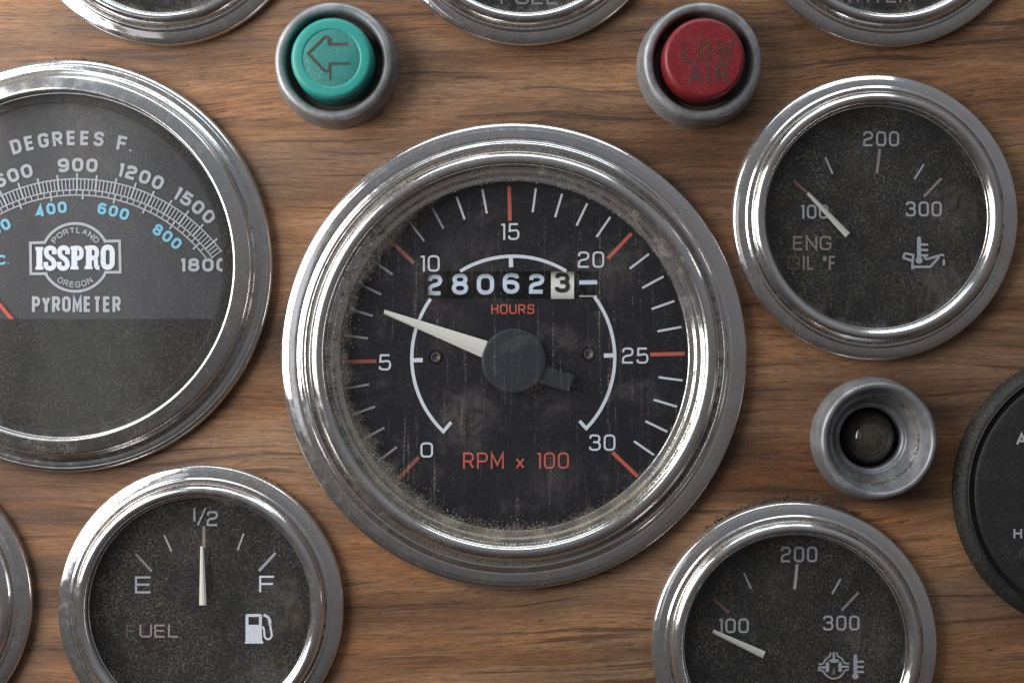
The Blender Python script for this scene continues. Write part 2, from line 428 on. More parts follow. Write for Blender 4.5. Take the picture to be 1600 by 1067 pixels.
def ribbon(P, wd, closed=False):
    """2-D stroke of width wd -> (verts, quads); wd may be a list"""
    n = len(P); vs = []; fs = []
    for i in range(n):
        p = P[i]
        a = P[i-1] if (i > 0 or closed) else None
        b = P[(i+1) % n] if (i < n-1 or closed) else None
        def nrm(u, v):
            l = math.hypot(v[0]-u[0], v[1]-u[1]) or 1e-9
            return (-(v[1]-u[1])/l, (v[0]-u[0])/l)
        n1 = nrm(a, p) if a else nrm(p, b); n2 = nrm(p, b) if b else n1
        mx, my = n1[0]+n2[0], n1[1]+n2[1]; l = math.hypot(mx, my) or 1e-9
        mx, my = mx/l, my/l
        c = max(0.35, mx*n1[0]+my*n1[1]); h = (wd[i] if isinstance(wd, list) else wd)/2/c
        vs += [(p[0]+mx*h, p[1]+my*h), (p[0]-mx*h, p[1]-my*h)]
    for i in range(n if closed else n-1):
        j = (i+1) % n
        fs.append((2*i, 2*i+1, 2*j+1, 2*j))
    return vs, fs

GL = {
 '0': (.72, [([(0, 0), (.72, 0), (.72, 1), (0, 1)], 1)]),
 '1': (.22, [([(0, .97, 0), (.22, .97, 0), (.22, 0)], 0)]),
 '2': (.72, [([(.02, .74), (.02, 1), (.70, 1), (.70, .54), (0, .44), (0, 0, 0), (.72, 0)], 0)]),
 '3': (.72, [([(.02, .78), (.02, 1), (.69, 1), (.69, .53), (.22, .53)], 0), ([(.22, .53), (.72, .53), (.72, 0), (0, 0), (0, .22)], 0)]),
 '4': (.75, [([(.56, 0), (.56, 1, 0), (0, .27, 0), (.75, .27)], 0)]),
 '5': (.72, [([(.68, 1), (.06, 1, 0), (.03, .54, 0), (.72, .62), (.72, 0), (0, 0), (0, .22)], 0)]),
 '6': (.72, [([(.68, .80), (.68, 1), (0, 1), (0, 0), (.72, 0), (.72, .57), (.02, .57)], 0)]),
 '7': (.70, [([(0, 1), (.70, 1, 0), (.25, 0)], 0)]),
 '8': (.72, [([(.04, .53), (.68, .53), (.68, 1), (.04, 1)], 1), ([(0, 0), (.72, 0), (.72, .53), (0, .53)], 1)]),
 '9': (.72, [([(.04, .20), (.04, 0), (.72, 0), (.72, 1), (0, 1), (0, .43), (.70, .43)], 0)]),
 'A': (.76, [([(0, 0), (.38, 1, 0), (.76, 0)], 0), ([(.13, .31), (.63, .31)], 0)]),
 'C': (.72, [([(.72, .74), (.72, 1), (0, 1), (0, 0), (.72, 0), (.72, .26)], 0)]),
 'D': (.72, [([(0, 0, 0), (.72, 0), (.72, 1), (0, 1, 0)], 1)]),
 'E': (.64, [([(.64, 1), (0, 1, 0), (0, 0, 0), (.64, 0)], 0), ([(0, .52), (.60, .52)], 0)]),
 'F': (.62, [([(.62, 1), (0, 1, 0), (0, 0)], 0), ([(0, .50), (.58, .50)], 0)]),
 'G': (.74, [([(.74, .76), (.74, 1), (0, 1), (0, 0), (.74, 0), (.74, .48, 0), (.42, .48)], 0)]),
 'H': (.70, [([(0, 0), (0, 1)], 0), ([(.70, 0), (.70, 1)], 0), ([(0, .52), (.70, .52)], 0)]),
 'I': (.02, [([(0, 0), (0, 1)], 0)]),
 'L': (.60, [([(0, 1), (0, 0, 0), (.60, 0)], 0)]),
 'M': (.88, [([(0, 0), (0, 1, 0), (.44, .2, 0), (.88, 1, 0), (.88, 0)], 0)]),
 'N': (.72, [([(0, 0), (0, 1, 0), (.72, 0, 0), (.72, 1)], 0)]),
 'O': (.76, [([(0, 0), (.76, 0), (.76, 1), (0, 1)], 1)]),
 'P': (.70, [([(0, 0), (0, 1, 0), (.70, 1), (.70, .44), (0, .44)], 0)]),
 'R': (.72, [([(0, 0), (0, 1, 0), (.70, 1), (.70, .45), (0, .45)], 0), ([(.40, .45), (.72, 0)], 0)]),
 'S': (.70, [([(.68, .76), (.68, 1), (.02, 1), (.02, .53), (.70, .53), (.70, 0), (0, 0), (0, .24)], 0)]),
 'T': (.70, [([(0, 1), (.70, 1)], 0), ([(.35, 1), (.35, 0)], 0)]),
 'U': (.72, [([(0, 1), (0, 0), (.72, 0), (.72, 1)], 0)]),
 'W': (1.10, [([(0, 1), (.27, 0, 0), (.55, .85, 0), (.83, 0, 0), (1.10, 1)], 0)]),
 'Y': (.74, [([(0, 1), (.37, .45, 0), (.74, 1)], 0), ([(.37, .45), (.37, 0)], 0)]),
 'x': (.55, [([(0, 0), (.55, .62)], 0), ([(0, .62), (.55, 0)], 0)]),
 '°': (.24, [([(0, .72), (.24, .72), (.24, 1.0), (0, 1.0)], 1)]),
 '/': (.36, [([(0, -.1), (.36, 1.05)], 0)]),
 '.': (.02, [([(0, 0), (0, .10)], 0)]),
 '-': (.50, [([(0, .5), (.50, .5)], 0)]),
 ' ': (.32, []),
}

def text_geo(s, h, wd, rr, gap, sx=1.0):
    """strokes in pixel units, cap height h (ink), stroke width wd; returns verts, faces, ink width"""
    H = h-wd; vs, fs = [], []; x = wd/2
    for ch in s:
        gw, paths = GL[ch]
        for pi, (P, closed) in enumerate(paths):
            Q = [((p[0]*H*sx), p[1]*H)+tuple(p[2:]) for p in P]
            if len(Q) == 2 and not closed:   # straight strokes reach the ink edge
                (ax, ay), (bx, by) = Q[0][:2], Q[1][:2]; L = math.hypot(bx-ax, by-ay) or 1
                e = wd/2*0.98 if (abs(ax-bx) < .01 and ch != '.') else 0
                Q = [(ax-(bx-ax)/L*e, ay-(by-ay)/L*e), (bx+(bx-ax)/L*e, by+(by-ay)/L*e)]
            elif not closed:
                for i0, i1 in ((0, 1), (-1, -2)):
                    a, b = Q[i0], Q[i1]
                    if abs(a[0]-b[0]) < .01 and a[1] in (0, H):
                        Q[i0] = (a[0], a[1]-wd/2 if a[1] == 0 else a[1]+wd/2)
            R = roundpath(Q, rr*H, closed)
            v, f = ribbon(R, wd, closed); o = len(vs)
            vs += [(x+a, b+wd/2, 0.22*pi) for a, b in v]; fs += [tuple(i+o for i in q) for q in f]
        x += gw*H*sx+wd+gap*H
    return vs, fs, x-gap*H-wd/2

_zc = [0]
def lift(vs, fs, step=0.03):
    """give every quad its own corners and a hair of height so that no two coincide"""
    nv, nf = [], []
    for k, f in enumerate(fs):
        o = len(nv); dz = step*(k % 7)
        nv += [(vs[i][0], vs[i][1], vs[i][2]+dz) for i in f]; nf.append(tuple(range(o, o+len(f))))
    return nv, nf
def text_box(T, name, s, box, z, mat, wd=3.2, rr=.26, gap=.20, parent=None, rot=0, label=None, sx=None):
    """fit text to the ink box (x0, ytop, x1, ybottom) in photo pixels"""
    x0, y0, x1, y1 = box; h = y1-y0
    if sx is None:
        lo, hi = 0.3, 2.5
        for _ in range(24):
            mid = (lo+hi)/2
            if text_geo(s, h, wd, rr, gap, mid)[2] > (x1-x0): hi = mid
            else: lo = mid
        sx = lo
    vs, fs, wdt = text_geo(s, h, wd, rr, gap, sx)
    cx, cy = (x0+x1)/2, (y0+y1)/2; ca, sa = math.cos(rot), math.sin(rot)
    out = []
    for i, (a, b, q) in enumerate(vs):
        a -= wdt/2; b -= h/2
        px = cx+a*ca-b*sa; py = cy-(a*sa+b*ca)
        out.append(T.loc(px, py, z+q))
    out, fs = lift(out, fs)
    return mk(name, out, fs, mat, parent or T, label=label)

def text_arc(T, name, s, c, r, ang, h, z, mat, wd, rr=.34, gap=.3, sx=1.0, inner=False, width=None, parent=None):
    if width:
        lo, hi = 0.2, 2.5
        for _ in range(24):
            mid = (lo+hi)/2
            if text_geo(s, h, wd, rr, gap, mid)[2] > width: hi = mid
            else: lo = mid
        sx = lo
    vs, fs, wdt = text_geo(s, h, wd, rr, gap, sx)
    A = math.radians(ang); out = []
    for a, b, q in vs:
        if inner: t = A+(a-wdt/2)/r; R = r-b
        else: t = A-(a-wdt/2)/r; R = r+b
        out.append(T.loc(c[0]+R*math.cos(t), c[1]-R*math.sin(t), z+q))
    out, fs = lift(out, fs)
    return mk(name, out, fs, mat, parent or T)

def strokes(T, name, paths, z, mat, parent=None, label=None):
    """paths: (points in photo px, width, closed, rounding)"""
    vs, fs = [], []
    for k, (P, wd, closed, rr) in enumerate(paths):
        R = roundpath(P, rr, closed)
        if isinstance(wd, tuple): wd = [wd[0]+(wd[1]-wd[0])*i/(len(R)-1) for i in range(len(R))]
        v, f = ribbon(R, wd, closed); o = len(vs)
        # stack overlapping strokes a hair apart
        vs += [T.loc(a, b, z+0.02*(k % 9)+(0.2 if k % 2 else 0)) for a, b in v]
        fs += [tuple(reversed([i+o for i in q])) for q in f]
    vs, fs = lift(vs, fs, 0.025)
    return mk(name, vs, fs, mat, parent or T, label=label)

def arcpts(c, r, a0, a1, n=40):
    return [(c[0]+r*math.cos(math.radians(a0+(a1-a0)*k/n)), c[1]-r*math.sin(math.radians(a0+(a1-a0)*k/n))) for k in range(n+1)]

def fillpoly(T, name, polys, z, mat, parent=None, label=None):
    vs, fs = [], []
    for k, P in enumerate(polys):
        o = len(vs); vs += [T.loc(a, b, z+0.03*k) for a, b in P]; fs.append(tuple(range(o, len(vs))))
    ob = mk(name, vs, fs, mat, parent or T, label=label)
    return ob

def needle(T, p0, p1, w0, w1, z, mat, th=4.0, name='needle'):
    """tapered bar with a ridge, p0 tip, p1 root, photo pixels"""
    dx, dy = p1[0]-p0[0], p1[1]-p0[1]; l = math.hypot(dx, dy); nx, ny = -dy/l, dx/l
    vs = []
    for p, w_ in ((p0, w0), (p1, w1)):
        for s_, zz in ((-1, 0), (-1, th*.55), (-.35, th), (.35, th), (1, th*.55), (1, 0)):
            vs.append(T.loc(p[0]+nx*w_/2*s_, p[1]+ny*w_/2*s_, z+zz))
    fs = [(i, i+1, i+7, i+6) for i in range(5)]+[(5, 0, 6, 11), (0, 5, 4, 3, 2, 1), (6, 7, 8, 9, 10, 11)]
    return mk(name, vs, fs, mat, T)

OCT = [(1, 0, 0), (-1, 0, 0), (0, 1, 0), (0, -1, 0), (0, 0, 1), (0, 0, -1)]
OF = [(0, 2, 4), (2, 1, 4), (1, 3, 4), (3, 0, 4), (2, 0, 5), (1, 2, 5), (3, 1, 5), (0, 3, 5)]
def grains(name, pts, mat, parent, smin=0.5, smax=1.6, kind='stuff', long=1.0):
    vs, fs = [], []
    for (x, y, z) in pts:
        s_ = random.uniform(smin, smax)*(1 if random.random() < .93 else 1.5)
        o = len(vs); a = random.uniform(0, PI); ca, sa = math.cos(a), math.sin(a)
        sx, sy, sz = s_*random.uniform(.6, 1.3)*long, s_*random.uniform(.6, 1.2), s_*random.uniform(.4, .9)
        for (u, v, q) in OCT:
            u, v, q = u*sx, v*sy, q*sz
            vs.append((x+u*ca-v*sa, y+u*sa+v*ca, z+q))
        fs += [tuple(i+o for i in f) for f in OF]
    return mk(name, vs, fs, mat, parent, kind=kind)

def polar(a, r, z): return (r*math.cos(math.radians(a)), r*math.sin(math.radians(a)), z)

# ------------------------------------------------------------------ positions (centre on the panel plane, photo px)
CAPBASE = {'green': (527.3, 105.8), 'red': (1090.8, 105.8)}
SMALL = {'oil': (1366, 340.5), 'fuel': (315, 948), 'axle': (1240, 1006), 'top_left': (258, -150),
         'top_mid': (820, -150), 'top_right': (1387, -148), 'edge': (-171, 938)}
TACH = (803, 556); PYRO = (105, 416); SOCK = (1362, 684.5); KNOB = (1707, 767)

# ------------------------------------------------------------------ the wood panel with its cut-outs
def circ(px, py, r, n=72):
    x, y = W(px, py); return [(x+r*math.cos(2*PI*k/n), y+r*math.sin(2*PI*k/n)) for k in range(n)]
holes = [circ(*p, 196) for p in SMALL.values()]+[circ(*TACH, 328), circ(*PYRO, 300), circ(*SOCK, 86), circ(*KNOB, 196)]
holes += [circ(*p, 86) for p in CAPBASE.values()]
outer = [(-1500, -1000), (1500, -1000), (1500, 1000), (-1500, 1000)]
panel = holed('wood_panel', outer, holes, 0, -26, M['wood'])
panel.rotation_euler = (PI/2, 0, 0); panel['kind'] = 'structure'

# ------------------------------------------------------------------ small gauges
SMALL_PROF = [(222, -9, .6), (223, -2, .4), (223.2, 4, .2), (221.5, 8, 0), (217.5, 10.0, 0), (214, 11.3, .05), (208, 12.6, .1), (205, 13.0, .1),
              (202, 15, .1), (199.5, 15, .7), (198.5, 13.5, 1), (197.2, 15, .8), (195.5, 20.5, .1), (192, 25.5, 0), (187.5, 28, 0), (183, 27.5, 0),
              (178.5, 24.5, 0), (176, 20, 0), (174.6, 14, .1), (174.2, 11.0, .5), (173, 10.6, .5)]
def small_gauge(T, flat=0.0):
    lathe('bezel', SMALL_PROF, M['chrome'], T, 224, 4)
    lathe('housing', [(194, 9), (190, -6), (183, -14), (182, -40), (181, -42), (0, -42)], M['black'], T, 96, 1)
    disc('dial_face', 183, -11, M['dial_small'], T)
    disc('glass', 180, 10, M['glass_small'], T)
ZD = -10.0   # height of the print just above the dial
def tick(T, a, b, w_, mat, z=ZD, name='tick_mark'):
    return strokes(T, name, [([a, b], w_, False, 0)], z, mat)

# oil temperature gauge
T = Thing('oil_temperature_gauge', 'chrome gauge at upper right reading ENG OIL °F with an oil can symbol', 'gauge', *SMALL['oil'], lift=9, group='small round chrome gauges')
small_gauge(T)
tick(T, (1374.7, 233), (1370, 271.6), 4.2, M['pinkish'])
tick(T, (1289.5, 246), (1301, 272), 3, M['grey']); tick(T, (1443.5, 257), (1428.7, 280.5), 3, M['grey'])
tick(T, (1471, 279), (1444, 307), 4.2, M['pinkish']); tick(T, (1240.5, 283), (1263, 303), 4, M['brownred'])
text_box(T, 'numeral', '200', (1348.5, 205.5, 1405, 229), ZD, M['grey'], 3.3, sx=None)
text_box(T, 'numeral', '100', (1250, 320, 1294.5, 342), ZD, M['grey'], 3.3)
text_box(T, 'numeral', '300', (1415, 315, 1471.5, 338.5), ZD, M['grey'], 3.3)
text_box(T, 'lettering', 'ENG', (1239, 369, 1299, 391), ZD, M['pinkish'], 3)
text_box(T, 'lettering', 'O', (1230, 400, 1250, 422), ZD, M['shaded'], 3)
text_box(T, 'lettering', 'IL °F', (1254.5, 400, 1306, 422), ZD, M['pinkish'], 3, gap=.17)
def icon_px(x, y): return (1400+x/11.86, 350+y/11.86)
I = lambda L: [icon_px(*p) for p in L]
def thermometer(T, x, y0, yb, mat, sc_=1.0):
    """upright thermometer symbol, tube centre x, top y0, bulb centre yb"""
    P = [([(x, y0), (x, yb)], 6.6*sc_, False, 0)]
    for k in range(3): P.append(([(x, y0+9.5*sc_+8.6*sc_*k), (x+14.5*sc_, y0+9.5*sc_+8.6*sc_*k)], 3.8*sc_, False, 0))
    th = strokes(T, 'thermometer_symbol', P, ZD+0.2, mat)
    fillpoly(T, 'symbol_bulb', [arcpts((x, yb), 5.4*sc_, 0, 352, 22)[::1]], ZD+0.4, mat, th)
    fillpoly(T, 'symbol_tip', [arcpts((x, y0), 3.3*sc_, 0, 345, 14)], ZD+0.45, mat, th)
strokes(T, 'oil_can_symbol', [(I([(300, 840), (310, 650), (325, 575), (160, 545), (135, 630), (300, 680)]), 3.6, False, 1),
    (I([(300, 795), (635, 795), (800, 610)]), 3.8, False, 2), (I([(520, 600), (560, 660), (850, 570), (890, 590)]), 3.6, False, 2.5),
    (I([(885, 650), (885, 700)]), (1.5, 4.5), False, 0), (I([(885, 700), (885, 770)]), (4.5, 3.6), False, 0)], ZD, M['grey'])
thermometer(T, 1436, 373, 407, M['grey'], 0.98)
needle(T, (1262, 302), (1324.5, 367.5), 5, 10, -2, M['needle'])

# fuel gauge
T = Thing('fuel_gauge', 'chrome FUEL gauge at lower left with its needle straight up at half', 'gauge', *SMALL['fuel'], lift=9, group='small round chrome gauges')
small_gauge(T)
tick(T, (211.8, 865), (237.3, 892), 3.6, M['pinkish']); tick(T, (256.6, 835.5), (268, 861), 2.8, M['grey'])
tick(T, (318.5, 822), (318.7, 855), 4.4, M['pinkish']); tick(T, (381, 833), (371.4, 859), 2.8, M['grey'])
tick(T, (430.5, 863.5), (404.6, 891.5), 4, M['grey'])
text_box(T, 'lettering', 'E', (211, 900, 237, 926.5), ZD, M['grey'], 3.2)
text_box(T, 'lettering', 'F', (405, 899, 429.5, 924.5), ZD, M['white'], 3.2)
strokes(T, 'numeral', [([(303.5, 793.5), (304, 814)], 3.2, False, 0)], ZD, M['grey'])
strokes(T, 'numeral', [([(321.5, 792.5), (309, 820.5)], 2.6, False, 0)], ZD+.1, M['grey'])
text_box(T, 'numeral', '2', (323, 798, 341, 821.5), ZD, M['grey'], 3.2)
text_box(T, 'lettering', 'F', (197, 975, 213, 995.5), ZD, M['shaded'], 3)
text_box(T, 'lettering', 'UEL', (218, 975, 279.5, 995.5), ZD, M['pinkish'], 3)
def Q(L): return [(360+x/5.707, 880+y/5.707) for x, y in L]
fp = fillpoly(T, 'fuel_pump_symbol', [Q([(135, 690), (135, 545), (278, 545), (285, 690)]), Q([(128, 712), (132, 692), (290, 688), (294, 712)])], ZD, M['white'])
strokes(T, 'symbol_frame', [(Q([(148, 548), (148, 462), (268, 462), (268, 548)]), 4.6, False, 1)], ZD+.1, M['white'], fp)
strokes(T, 'symbol_hose', [(Q([(285, 560), (300, 580), (305, 660), (340, 680), (372, 650), (350, 520)]), 3.2, False, 3.5),
    (Q([(355, 530), (345, 480), (295, 455)]), 4.2, False, 5), (Q([(365, 520), (340, 535)]), 3, False, 0)], ZD+.15, M['white'], fp)
needle(T, (315.8, 853), (317, 945), 5.5, 11.5, -2, M['ivory'])

# axle temperature gauge
T = Thing('axle_temperature_gauge', 'chrome temperature gauge at lower right with a differential symbol and needle below 100', 'gauge', *SMALL['axle'], lift=9, group='small round chrome gauges')
small_gauge(T)
tick(T, (1162.4, 894.5), (1173.6, 919.6), 2.8, M['grey']); tick(T, (1245.6, 881), (1241.6, 920), 4.6, M['grey'])
tick(T, (1313.5, 904), (1300, 927.5), 3.2, M['grey']); tick(T, (1341.6, 925), (1315, 953), 4.4, M['pinkish'])
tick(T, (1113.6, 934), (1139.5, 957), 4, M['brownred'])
text_box(T, 'numeral', '200', (1220, 853.5, 1277, 878), ZD, M['grey'], 3.3)
text_box(T, 'numeral', '100', (1122, 965.5, 1170, 988.5), ZD, M['grey'], 3.3)
text_box(T, 'numeral', '300', (1286, 961, 1343, 984.5), ZD, M['grey'], 3.3)
def A_(L): return [(1260+x/13.33, 1000+y/13.33) for x, y in L]
ax = strokes(T, 'differential_symbol', [
    (A_([(500, 245), (500, 320), (420, 370), (340, 490), (255, 490)]), 2.6, False, 1.5),
    (A_([(640, 245), (640, 320), (720, 360), (800, 475), (890, 480)]), 2.6, False, 1.5),
    (A_([(235, 610), (345, 625), (400, 720), (500, 785), (570, 795), (660, 780), (750, 715), (800, 615), (885, 605)]), 2.6, False, 4),
    (A_([(570, 245), (570, 390)]), 3.6, False, 0), (A_([(245, 560), (400, 558)]), 3.2, False, 0), (A_([(740, 545), (890, 545)]), 3.2, False, 0)], ZD, M['grey'])
fillpoly(T, 'symbol_gear', [A_([(400, 650), (400, 470), (440, 440), (475, 470), (475, 620), (440, 665)]),
    A_([(665, 640), (665, 470), (700, 440), (740, 470), (740, 640), (700, 660)]),
    A_([(460, 420), (520, 385), (630, 385), (695, 420), (640, 455), (600, 465), (520, 460)]),], ZD+.25, M['grey'], ax)
fillpoly(T, 'symbol_pinion', [A_([(545, 690), (560, 580), (585, 580), (600, 690), (575, 710)])], ZD+.3, M['dim'], ax)
thermometer(T, 1336.5, 1024.5, 1055.5, M['grey'], 0.92)
needle(T, (1114, 985.5), (1194, 1022.5), 6, 11.5, -2, M['needle'])

# gauges cut by the frame
T = Thing('chrome_gauge', 'chrome gauge cut off by the top edge, above the green arrow button at its left', 'gauge', *SMALL['top_left'], lift=9, group='small round chrome gauges')
small_gauge(T)
T = Thing('chrome_gauge', 'chrome gauge cut off by the top edge, middle one above the large tachometer', 'gauge', *SMALL['top_mid'], lift=9, group='small round chrome gauges')
small_gauge(T)
text_box(T, 'lettering', 'FUEL', (782, -16, 872, 7.5), ZD, M['dim'], 3.2)
T = Thing('chrome_gauge', 'chrome gauge cut off by the top edge, showing the feet of the word WATER', 'gauge', *SMALL['top_right'], lift=9, group='small round chrome gauges')
small_gauge(T)
text_box(T, 'lettering', 'WATER', (1308, -18, 1424, 5), ZD, M['pinkish'], 3)
T = Thing('chrome_gauge', 'chrome gauge rim cut off by the left edge, beside the fuel gauge', 'gauge', *SMALL['edge'], lift=9, group='small round chrome gauges')
small_gauge(T)

# ------------------------------------------------------------------ tachometer
T = Thing('tachometer', 'large central chrome tachometer marked RPM x 100 with an hour counter', 'gauge', *TACH, lift=8)
TP = [(363, -8, .6), (364, -1, .4), (364.3, 4, .2), (362.5, 9, 0), (358.5, 11, 0), (355, 11.9, .1), (352.5, 12.7, 0), (346, 13.5, .05), (341, 13.9, .05), (339.3, 13.5, .35), (337.5, 14.1, .1), (335, 15, .35),
      (332.5, 17.5, .15), (329, 18, .15), (326.5, 16, .6), (325, 13.5, 1), (323.5, 14.5, .8), (321.5, 20, .2), (319, 26.5, 0), (314.5, 31.5, 0), (308, 33.5, 0),
      (302, 32, 0), (297.5, 27.5, 0), (295, 21, 0), (293.5, 17.5, .5), (291, 16.5, .95), (286, 15.5, 1), (284, 14, 1), (283, 10, 1), (281.5, 8.6, .8), (276, 8.0, .9), (273, 7.0, .8), (272, 4, .5)]
lathe('bezel', TP, M['chrome'], T, 288, 4)
lathe('housing', [(318, 12), (310, 2), (284, -6), (283, -50), (282, -52), (0, -52)], M['black'], T, 128, 1)
disc('glass', 279, 7.6, M['glass_tach'], T, 192)
ZT = -16.0
C = (802, 559)
def rect_loop(x0, y0, x1, y1, z, rr=0.0, right_only=False):
    P = [(x0, y0)+((0,) if right_only else ()), (x1, y0), (x1, y1), (x0, y1)+((0,) if right_only else ())]
    return [T.loc(a, b, z)[:2] for a, b in roundpath(P, rr, True)]
xw, yw, _ = T.loc(802, 557, ZT)
dial_outer = [(282*math.cos(2*PI*k/160), 282*math.sin(2*PI*k/160)) for k in range(160)]
hl = [rect_loop(661.5, 424, 941, 467, ZT, 9, True)]
for (sx_, sy_) in ((681, 558), (920, 553)):
    a, b, _ = T.loc(sx_, sy_, ZT); hl.append([(a+12*math.cos(2*PI*k/24), b+12*math.sin(2*PI*k/24)) for k in range(24)])
dial = holed('dial_face', dial_outer, hl, ZT-0.6, ZT-3.5, M['dial_tach'], T)
for k, (sx_, sy_) in enumerate(((681, 558), (920, 553))):
    a, b, _ = T.loc(sx_, sy_, ZT-6)
    s1 = lathe('screw', [(10.5, ZT-12), (10, ZT-7), (7.5, ZT-5), (5, ZT-4.6), (4.2, ZT-8), (0, ZT-9)], M['screw'], T, 24, 1, center=(a, b))
for k in range(31):
    a = math.radians(226.4-9*k); major = k % 5 == 0
    left = 10 < k < 11
    r0, r1 = (214, 268) if major else (229, 267)
    p = lambda r: (C[0]+r*math.cos(a), C[1]-r*math.sin(a))
    strokes(T, 'tick_mark', [([p(r0), p(r1)], 5.8 if major else 3.4, False, 0)], ZT,
            (M['redfaded'] if k <= 10 else M['red']) if major else (M['soiled'] if k < 13 else M['white']))
text_box(T, 'numeral', '0', (657, 691, 676.5, 714.5), ZT, M['white'], 3.0)
text_box(T, 'numeral', '5', (592, 553.5, 611, 578.5), ZT, M['white'], 3.0)
text_box(T, 'numeral', '10', (656, 399, 687, 424.5), ZT, M['white'], 3.0)
text_box(T, 'numeral', '15', (782, 349, 811.5, 375), ZT, M['white'], 3.0)
text_box(T, 'numeral', '20', (903, 393, 944, 418.5), ZT, M['white'], 3.0)
text_box(T, 'numeral', '25', (972, 543, 1013, 568), ZT, M['white'], 3.0)
text_box(T, 'numeral', '30', (920.5, 678.5, 961.5, 704), ZT, M['white'], 3.0)
text_box(T, 'lettering', 'RPM x 100', (723.5, 706.5, 889, 732), ZT, M['red'], 2.9)
text_box(T, 'lettering', 'HOURS', (767.5, 475.5, 835, 490.5), ZT, M['red'], 2.2)
# white scale arc, interrupted by the counter window
def arcang(px, py): return math.degrees(math.atan2(C[1]-py, px-C[0]))
RA = 158.5
for (a0, a1) in ((226.5, 144.5), (121.5, 58.5), (37.0, -44.0)):
    P = arcpts(C, RA, a0, a1, 50)
    if a0 > 200: P = [(705, 659.5)]+P
    if a1 < 0: P = P+[(905.5, 657.5)]
    strokes(T, 'scale_arc', [(P, 5.2, False, 0)], ZT, M['white'])
for a0 in (181.4, 91.4, 1.4):
    a = math.radians(a0); L = 17
    tick(T, (C[0]+(RA-2.7)*math.cos(a), C[1]-(RA-2.7)*math.sin(a)), (C[0]+(RA-L)*math.cos(a), C[1]-(RA-L)*math.sin(a)), 6.6, M['white'], ZT)
# hour counter: curved drums behind the window
ZW = -26.0
ctr = mk('hour_counter', [T.loc(655, 418, -40), T.loc(948, 418, -40), T.loc(948, 473, -40), T.loc(655, 473, -40),
                          T.loc(655, 418, -44), T.loc(948, 418, -44), T.loc(948, 473, -44), T.loc(655, 473, -44)],
         [(0, 3, 2, 1), (4, 5, 6, 7), (0, 1, 5, 4), (1, 2, 6, 5), (2, 3, 7, 6), (3, 0, 4, 7)], M['drum'], T)
def drum(x0, x1, mat, name='counter_wheel'):
    vs, fs = [], []; n = 14; Rd = 46
    for k in range(n+1):
        t = math.radians(-48+96*k/n)
        y = 445.5+Rd*math.sin(t); z = ZW-Rd+Rd*math.cos(t)
        for xx in (x0, x1): vs.append(T.loc(xx, y, z))
    fs = [(2*k, 2*k+2, 2*k+3, 2*k+1) for k in range(n)]
    m0 = len(vs)
    for xx in (x0, x1): vs.append(T.loc(xx, 445.5, ZW-Rd))
    for k in range(n): fs += [(2*k+2, 2*k, m0), (2*k+1, 2*k+3, m0+1)]
    return mk(name, vs, fs, mat, ctr)
def on_drum(s, box, mat, wd, rr=.36, name='digit'):
    x0, y0, x1, y1 = box; h = y1-y0
    lo, hi = .3, 2.5
    for _ in range(22):
        mid = (lo+hi)/2
        if text_geo(s, h, wd, rr, .2, mid)[2] > x1-x0: hi = mid
        else: lo = mid
    vs, fs, ww = text_geo(s, h, wd, rr, .2, lo); out = []
    for a, b, q in vs:
        py = y1-b; Rd = 46
        z = ZW-Rd+math.sqrt(max(Rd*Rd-(py-445.5)**2, 1))+0.7
        out.append(T.loc(x0+a, py, z+q))
    out, fs = lift(out, fs)
    return mk(name, out, fs, mat, ctr)
edges_ = [663, 700, 741, 782, 820, 859.5]
for k, ch in enumerate('28062'):
    drum(edges_[k]+.8, edges_[k+1]-.8, M['drum'])
boxes = [(668.5, 429, 691.5, 461.5), (706, 427.5, 731.5, 460.5), (745, 428, 772, 460.5), (785.5, 426.5, 811.5, 459), (826.5, 428, 851, 459)]
for ch, b in zip('28062', boxes): on_drum(ch, b, M['digit'], 6.4)
drum(860.8, 897, M['drumwhite'])
on_drum('3', (867, 426, 890, 457), M['ink'], 6.2)
drum(899, 946, M['drum'])
strokes(T, 'digit', [([(905, 441.5), (933, 441)], 6.6, False, 0)], ZW+.6, M['digit'], ctr)
strokes(T, 'digit', [([(905, 462.8), (933, 462.8)], 2.6, False, 0)], ZW-2.2, M['grey'], ctr)
# pointer
needle(T, (600, 487), (757, 545.5), 6.5, 27, -6, M['ivory'], 5, 'needle')
hx, hy, _ = T.loc(803, 564, 0)
lathe('hub', [(50.5, -8), (50.5, -3), (50, -.8), (48.5, .3), (40, .6), (0, .8)], M['hub'], T, 96, 2, center=(hx, hy))
vs = [T.loc(a, b, z) for z in (-3, -8) for a, b in ((845, 569), (898, 586), (889, 612), (836, 596))]
mk('counterweight', vs, [(3, 2, 1, 0), (4, 5, 6, 7), (0, 1, 5, 4), (1, 2, 6, 5), (2, 3, 7, 6), (3, 0, 4, 7)], M['hub'], T)
# gritty dust trapped between bezel and glass
def ledge(r):
    L = [(0, 8), (276, 8), (281.5, 8.8), (283, 10), (284, 14), (286, 15.5), (291, 16.6), (294, 17.6), (296, 24)]
    for (a, b), (c, d) in zip(L, L[1:]):
        if a <= r <= c: return b+(d-b)*(r-a)/(c-a)+.2
    return 24
pts = []
for _ in range(15000):
    a = random.gauss(-98, 44)
    if a < -190 or a > 5: continue
    hv = math.exp(-((a+95)/55)**2)
    r = 291-abs(random.gauss(0, 1))*(5+7.5*hv)
    pts.append(polar(a, r*0.9945, ledge(r)+random.uniform(-.1, .7)))
for _ in range(2000):
    a = random.uniform(135, 245); r = 279-abs(random.gauss(0, 1))*13
    pts.append(polar(a, r, 8.0+random.uniform(0, .4)))
for _ in range(900):
    a = random.uniform(-20, 130); r = 281-abs(random.gauss(0, 1))*4
    pts.append(polar(a, r, 8.0+random.uniform(0, .4)))
